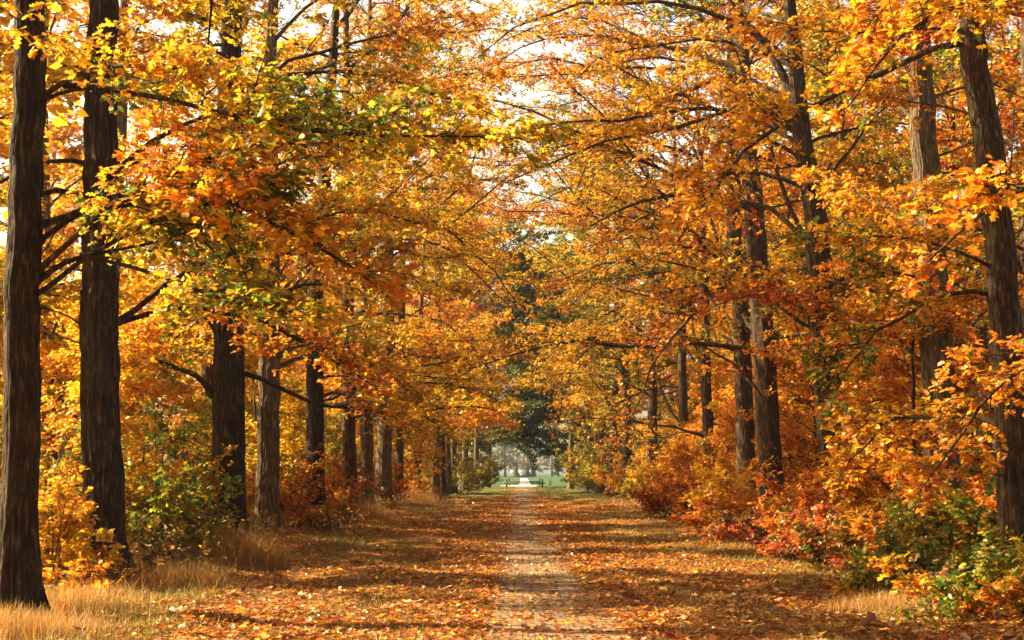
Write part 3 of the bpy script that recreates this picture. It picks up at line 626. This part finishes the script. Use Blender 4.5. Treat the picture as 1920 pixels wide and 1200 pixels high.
# thicket deeper under the trees: copies
sp = [build_shrub('shrub', 'x', (0, 0), 2.6, 1.5, pl, 300+i, 2600, .14, 2, 12) for i, pl in enumerate([RED, GRN, ORG, YEL+' green:1'])]
for x0, x1, n_, ks, lab, grp in ((-19, -9.2, 40, [1, 3, 0, 2], 'shrub in the thicket under the left wood', 'thicket shrubs under the left wood'),
                            (8.6, 19, 46, [0, 2, 2, 1], 'shrub in the thicket under the right wood', 'thicket shrubs under the right wood')):
    for i in range(n_):
        y = 28+(150-28)*((i+rg.rand())/n_)**1.15; x = rg.uniform(x0, x1)
        if seen(x, y, 1.5): put(sp, x, y, rg.uniform(.8, 1.35), lab, grp, rg.choice(ks))

# ------------------------------------------------------------------ grass tufts, grass, fallen leaves
def blades(pos, h, wdt, col, rng, lean=.5, n=4):
    k = len(pos); az = rng.uniform(0, 6.283, k); ln = np.abs(rng.normal(size=k))*lean
    t = np.linspace(0, 1, n); dirh = np.stack([np.cos(az), np.sin(az), np.zeros(k)], -1)
    P_ = pos[:, None]+h[:, None, None]*(t[None, :, None]*np.array([0, 0, 1.0])*(1-.25*ln[:, None, None]*t[None, :, None])+(t**1.8)[None, :, None]*ln[:, None, None]*dirh[:, None])
    a2 = az+rng.uniform(.6, 2.5, k); s = np.stack([np.cos(a2), np.sin(a2), np.zeros(k)], -1)
    wd = wdt[:, None, None]*(1-.85*t)[None, :, None]
    V = np.stack([P_-s[:, None]*wd, P_+s[:, None]*wd], 2).reshape(-1, 3)
    b = (np.arange(k)*n*2)[:, None]+(np.arange(n-1)*2)[None]
    F = np.stack([b, b+1, b+3, b+2], -1).reshape(-1, 4); return V, F, np.repeat(col, n*2, axis=0)
def tuft(label, gp, r, h, n_, seed, palette='straw:1.6 tan:2.6 amber:1 olive:.8 brown:.6'):
    rng = np.random.RandomState(seed); b = G(*gp); b[2] = 0
    q = rng.normal(size=(n_, 2))*r*.42; pos = np.stack([q[:, 0], q[:, 1], ground_z(b[0]+q[:, 0], b[1]+q[:, 1])-.01], -1)
    cols, ws = pal(palette); col = cols[rng.choice(len(ws), n_, p=ws)]*np.exp(rng.normal(size=(n_, 1))*.2)
    V, F, t = blades(pos, h*rng.uniform(.45, 1.1, n_), np.full(n_, .0045), col, rng, .95, 5)
    o = link('grass_tuft', mesh_np('grass_tuft', V, F, GRASSM, 4, t), None, tuple(b)); tag(o, label, 'grass tuft', 'dry grass tufts')
for i, a_ in enumerate([('tall dry grass tuft right of the third left trunk', (455, 1062), 1.0, .95, 2600), ('dry grass clump in front of the second left trunk', (330, 1100), 1.2, .45, 2200),
    ('dry arching grass at the foot of the sixth left trunk', (702, 975), 1.2, 1.05, 900), ('golden grass clump right of the eighth left trunk', (785, 948), 1.7, 1.25, 1300),
    ('dry grass in front of the nearest left trunk', (60, 1185), 1.0, .4, 2600), ('thin dry grass right of the nearest left trunk', (150, 1150), .8, .5, 1600),
    ('dry grass at the foot of the green bramble on the right', (1660, 1145), 1.0, .3, 1400), ('yellow grass strip before the far right shrubs', (1180, 950), 2.2, .6, 900)]):
    tuft(*a_, 400+i)
wd = build_shrub('weed', 'thin half bare weed stems at the wood edge', (-7.2, 27.6), 1.15, .55, 'brown:2 tan:2 olive:1.2 amber:1 gold:.8', 350, 260, .075, 1, 16, 'weeds along the wood edges')
wd['category'] = 'weed'
r7 = np.random.RandomState(77)
for i in range(64):
    s_ = -1 if i % 2 else 1; y = (31 if i % 2 else 25)+(i/64)**1.3*58; x = s_*(6.4 if s_ < 0 else 6.2)+s_*abs(r7.normal())*.9+(.0 if s_ < 0 else -.1)
    copy_tree(wd, (x, y, 0), r7.uniform(0, 6.28), r7.uniform(.55, 1.35), 'thin half bare weed stems at the wood edge', 'weeds along the wood edges')
rng = np.random.RandomState(9)
def scatter(n_, x0, x1, y0, y1, dens):
    # even in the picture: more per square metre close to the camera
    u = rng.rand(n_); y = 1/((1-u)/y0+u/y1); x = rng.uniform(x0, x1, n_)
    y = np.where(rng.rand(n_) < .5, y, np.sqrt(y0**2*(y1/y0)**(2*rng.rand(n_))))
    k = rng.rand(n_) < dens(x, y); k &= np.abs(x+.007*y) < .34*y+1; return x[k], y[k]
def patch(x, y, s, seed): return field(np.stack([x, y*.55, 0*x], -1), s, seed)
def g_d(x, y): return np.clip(patch(x, y, .8, 3)*1.5-.25, .05, 1)*(np.abs(x-PC) > PW+.1+.3*patch(x, y, 2., 8))*(np.abs(x) < 13)
x, y = scatter(330000, -13, 13, 17, 125, g_d); k = len(x)
cols, ws = pal('green:3 olive:1.6 straw:1.2 tan:.8 lime:.5'); col = cols[rng.choice(len(ws), k, p=ws)]*np.exp(rng.normal(size=(k, 1))*.25)*.8
V, F, t = blades(np.stack([x, y, ground_z(x, y)-.005], -1), rng.uniform(.04, .13, k)*(1+.6*(np.abs(x) > 4.5)), .003+.00009*y, col, rng, .9, 3)
tag(link('grass', mesh_np('grass', V, F, GRASSM, 4, t)), 'short green and dry grass on the verges beside the path', 'grass', kind='stuff')
def l_d(x, y):
    a = np.abs(x-np.interp(y, [20, 33, 52, 120], [.42, .27, .08, .02])); c = np.clip((a-np.interp(y, [20, 33, 52], [.8, .5, .25]))/.6, 0, 1)
    edge = np.exp(-((a-1.5)/1.0)**2)
    v = .07+c*(.35+1.3*patch(x, y, 3.5, 21))*(.22+.7*edge+.75*(patch(x, y, .7, 5)-.48)+.2*(a > 5))
    v = v*np.where(y < 26, 1.35, 1); v = np.where(y > 112, v*np.clip((130-y)/18, .10, 1), v)
    return np.clip(v, .02, 1)
x, y = scatter(850000, -12, 11, 17, 200, l_d); k = len(x)
az = rng.uniform(0, 6.283, k); el = rng.normal(size=k)*.22
ax_ = np.stack([np.cos(az)*np.cos(el), np.sin(az)*np.cos(el), np.sin(el)], -1); nr = unit(np.array([0, 0, 1.])+rng.normal(size=(k, 3))*.36)
z = ground_z(x, y)+.012+np.abs(rng.normal(size=k))*.014
pos = np.stack([x, y, z], -1); pal_l = 'brown:3.4 rust:3 orange:1.8 tan:2.4 amber:1.4 red:.7 straw:.4 gold:.6 yellow:.35'
cols, ws = pal(pal_l); col = cols[rng.choice(len(ws), k, p=ws)]*np.exp(rng.normal(size=(k, 1))*.28)
sz = .074*np.exp(rng.normal(size=k)*.38)*(1+.004*np.clip(y-40, 0, 100))
nearm = y < 30
V1, F1, t1 = leaf_geo(pos[nearm], ax_[nearm], nr[nearm], sz[nearm], col[nearm], 1); V2, F2, t2 = leaf_geo(pos[~nearm], ax_[~nearm], nr[~nearm], sz[~nearm], col[~nearm], 2)
tag(link('fallen_leaves', mesh_np('fallen_leaves', np.concatenate([V1, V2]), np.concatenate([F1, F2+len(V1)]), LITTER, 3, np.concatenate([t1, t2]))),
    'brown and orange fallen leaves strewn over path and verges', 'fallen leaves', kind='stuff')
print('litter', k)
ns = 900; y = rng.uniform(18, 60, ns); x = rng.uniform(-8, 8, ns); kk = np.abs(x-PC) > .9; x = x[kk]; y = y[kk]; ns = len(x); a_ = rng.uniform(0, 6.28, ns); l_ = rng.uniform(.08, .35, ns)
z = ground_z(x, y)+.03; d_ = np.stack([np.cos(a_), np.sin(a_), rng.normal(size=ns)*.08], -1)*l_[:, None]; c_ = np.stack([x, y, z], -1)
V, F = tubes(np.stack([c_-d_, c_+rng.normal(size=(ns, 3))*.02, c_+d_], 1), np.full((ns, 3), .006)*[1, .9, .5], 4)
tag(link('fallen_twigs', mesh_np('fallen_twigs', V, F, TWIG, 4)), 'thin broken twigs lying among the fallen leaves', 'twigs', kind='stuff')

# ------------------------------------------------------------------ wooden barriers across the path
WOOD = plain('weathered_wood', (.045, .032, .022), .85, .3, 9)
def barrier(label, y, xl, xr, over, hp, zr, pw, rh):
    root = empty('wooden_barrier', ((xl+xr)/2, y, 0)); tag(root, label, 'barrier', 'barriers across the path'); o = np.array([(xl+xr)/2, y, 0])
    for x_ in (xl, xr):
        V, F = box(x_-pw/2, x_+pw/2, y-pw/2, y+pw/2, -.05, hp); V2, F2 = box(x_-pw/2-.015, x_+pw/2+.015, y-pw/2-.015, y+pw/2+.015, hp, hp+.035)
        V, F = join([(V, F), (V2, F2)]); link('post', mesh_np('post', V-o, F, WOOD, 4), root)
    V, F = box(xl-over, xr+over, y-pw/2-.065, y-pw/2-.003, zr-rh/2, zr+rh/2); link('rail', mesh_np('rail', V-o, F, WOOD, 4), root)
q = lambda px, d: P(px, 884, d)[0]
barrier('nearer dark wooden barrier across the path with rail ends sticking out', 201, q(950, 201), q(1017, 201), .32, 1.02, .55, .21, .15)
barrier('farther wooden barrier seen just above the nearer one', 236, q(954.5, 236), q(1012, 236), .15, 1.05, .50, .19, .16)
# small post with white round sign beside, right
root = empty('marker_post', (q(1031, 232), 232, 0)); tag(root, 'short dark marker post right of the barriers', 'post')
V, F = box(-.09, .09, -.09, .09, -.05, .62); V2, F2 = box(-.1, .1, -.1, .1, .62, .68); link('post', mesh_np('post', *join([(V, F), (V2, F2)]), WOOD, 4), root)
root = empty('round_sign', (q(1034.5, 240), 240, 0)); tag(root, 'small white oval sign on a thin pole right of the barriers', 'sign')
V, F = tubes(np.array([[(0, 0, -.05), (0, 0, .6), (0, 0, 1.25)]], float), np.full((1, 3), .03), 8); link('pole', mesh_np('pole', V, F, WOOD, 4), root)
th = np.arange(20)*2*math.pi/20; e = np.stack([.2*np.cos(th), 0*th, 1.15+.12*np.sin(th)], -1)
V = np.concatenate([e+[0, -.06, 0], e+[0, -.04, 0], [[0, -.065, 1.15]]]); k = np.arange(20); k2 = (k+1) % 20
F = np.concatenate([np.stack([k, k2, k2+20, k+20], -1), np.stack([k, k, k2, np.full(20, 40)], -1)])
me = bpy.data.meshes.new('sign_plate'); me.from_pydata(V.tolist(), [], [(int(a), int(a+20), int(b+20), int(b)) for a, b in zip(k, k2)]+[(int(b), int(a), 40) for a, b in zip(k, k2)]+[tuple(range(20, 40))])
me.materials.append(plain('white_paint', (.8, .8, .78), .5, .05)); link('sign_plate', me, root)

# ------------------------------------------------------------------ far lawn: white garden wall, conical yews, walking person
WHITE = plain('whitewash', (.78, .74, .62), .7, .08); DK = plain('shade_dark_wall', (.08, .09, .11), .8, .2)  # DK: dark tone with the wall base's shade put into the colour
y = 560; root = empty('garden_wall', (-1, y, 0)); tag(root, 'low white wall catching the sun at the far end of the lawn', 'wall')
for x0, x1, nm in ((q(957, y), q(966, y), 'wall_panel'), (q(970, y), q(986, y), 'wall_panel'), (q(992, y), q(996, y), 'wall_panel')):
    V, F = box(x0+1, x1+1, 0, .3, 1.05, 2.35); link(nm, mesh_np(nm, V, F, WHITE, 4), root)
V, F = box(q(955, y)+1, q(1000, y)+1, -.05, .35, -.1, 1.05); link('base_shade', mesh_np('base_shade', V, F, DK, 4), root)  # dark strip painted where the foot of the wall is only shaded
V, F = box(q(956, y)+1, q(999, y)+1, .05, .25, 1.05, 1.6); link('core', mesh_np('core', V, F, DK, 4), root)
for i, (px, h) in enumerate(((968.5, 4.2), (989.5, 4.6), (1001, 3.6))):
    r_ = np.random.RandomState(500+i); b = np.array([q(px, 545), 545, 0.]); n_ = 1500; t_ = r_.rand(n_)**1.2; rr = .75*(1-t_)**.7*np.sqrt(r_.rand(n_)); a_ = r_.uniform(0, 6.28, n_)
    root = empty('conical_yew', tuple(b)); tag(root, ['dark conical yew left of the white wall panel', 'dark conical yew right of the white wall panel', 'smaller conical yew at the right end of the white wall'][i], 'tree', 'conical yews')
    c = np.stack([rr*np.cos(a_), rr*np.sin(a_), .2+t_*h], -1); col = np.array(C['deep'])*np.exp(r_.normal(size=(n_, 1))*.2)
    V, F, t = leaf_geo(c, unit(c*[1, 1, 0]+[0, 0, .5]), unit(r_.normal(size=(n_, 3))), np.full(n_, .3), col, 2); link('crown', mesh_np('crown', V, F, LEAF, 3, t), root)
    V, F = tubes(np.array([[(0, 0, -.05), (0, 0, h*.4), (0, 0, h*.8)]], float), np.array([[.1, .07, .02]]), 6); link('trunk', mesh_np('trunk', V, F, BARK, 4), root)

SKIN = plain('skin', (.55, .33, .24), .6, .05); TOP = plain('cream_jacket', (.72, .62, .36), .8, .08); TROU = plain('dark_trousers', (.03, .035, .06), .8, .1); HAIR = plain('brown_hair', (.06, .035, .02), .7, .2)
py_ = 452; pr = empty('person', (q(977.5, py_), py_, 0)); tag(pr, 'person in a cream jacket and dark trousers walking up the far path', 'person')
def skin_obj(name, verts, edges, radii, root_i, mat, parent, lvl=2):
    me = bpy.data.meshes.new(name); me.from_pydata(verts, edges, []); o = link(name, me, parent)
    sk = o.modifiers.new('skin', 'SKIN'); me.skin_vertices[0].data
    for i, r in enumerate(radii): me.skin_vertices[0].data[i].radius = (r, r) if not isinstance(r, tuple) else r
    for i in range(len(verts)): me.skin_vertices[0].data[i].use_root = (i == root_i)
    s = o.modifiers.new('sub', 'SUBSURF'); s.levels = s.render_levels = lvl; me.materials.append(mat); return o
bv = [(0, 0, .95), (0, 0, 1.15), (0, 0, 1.36), (0, 0, 1.47), (0, -.01, 1.58), (0, -.01, 1.70),
      (-.17, 0, 1.39), (-.23, .06, 1.14), (-.24, -.02, .92), (-.24, -.05, .84), (.17, 0, 1.39), (.23, -.06, 1.14), (.24, -.16, .94), (.24, -.2, .87),
      (-.09, 0, .88), (-.10, -.14, .50), (-.10, -.12, .10), (-.10, -.24, .05), (.09, 0, .88), (.10, .06, .50), (.10, .28, .16), (.10, .22, .05)]
be = [(0, 1), (1, 2), (2, 3), (3, 4), (4, 5), (2, 6), (6, 7), (7, 8), (8, 9), (2, 10), (10, 11), (11, 12), (12, 13), (0, 14), (14, 15), (15, 16), (16, 17), (0, 18), (18, 19), (19, 20), (20, 21)]
brd = [(.14, .1), (.125, .09), (.15, .1), .055, .085, .075, .055, .04, .03, .035, .055, .04, .03, .035, .085, .06, .04, .035, .085, .06, .04, .035]
skin_obj('body', bv, be, brd, 0, SKIN, pr)
skin_obj('jacket', [bv[0], bv[1], bv[2], bv[6], bv[7], bv[8], bv[10], bv[11], bv[12]], [(0, 1), (1, 2), (2, 3), (3, 4), (4, 5), (2, 6), (6, 7), (7, 8)], [(.18, .13), (.16, .12), (.175, .125), .07, .055, .045, .07, .055, .045], 0, TOP, pr)
skin_obj('trousers', [(0, 0, .93)]+bv[14:17]+bv[18:21], [(0, 1), (1, 2), (2, 3), (0, 4), (4, 5), (5, 6)], [(.15, .11), .1, .075, .055, .1, .075, .055], 0, TROU, pr)
skin_obj('hair', [(0, .02, 1.66), (0, .01, 1.75)], [(0, 1)], [(.09, .09), (.07, .07)], 0, HAIR, pr)

# ------------------------------------------------------------------ haze
m, n, out = new_mat('haze_air')
pv = N(n, 'ShaderNodeVolumePrincipled'); pv.inputs['Color'].default_value = (.70, .82, 1, 1); pv.inputs['Density'].default_value = .00022; pv.inputs['Anisotropy'].default_value = .6
n.links.new(pv.outputs[0], out.inputs['Volume'])
V, F = box(-3050, 3050, -250, 3050, -1.2, 34)
hz = link('haze', mesh_np('haze', V, F, m, 4)); tag(hz, 'thin bluish morning haze in the air', 'haze', kind='stuff')
print('leaf faces total', sum(len(o.data.polygons) for o in bpy.data.objects if o.type == 'MESH'), 'objects', len(bpy.data.objects))
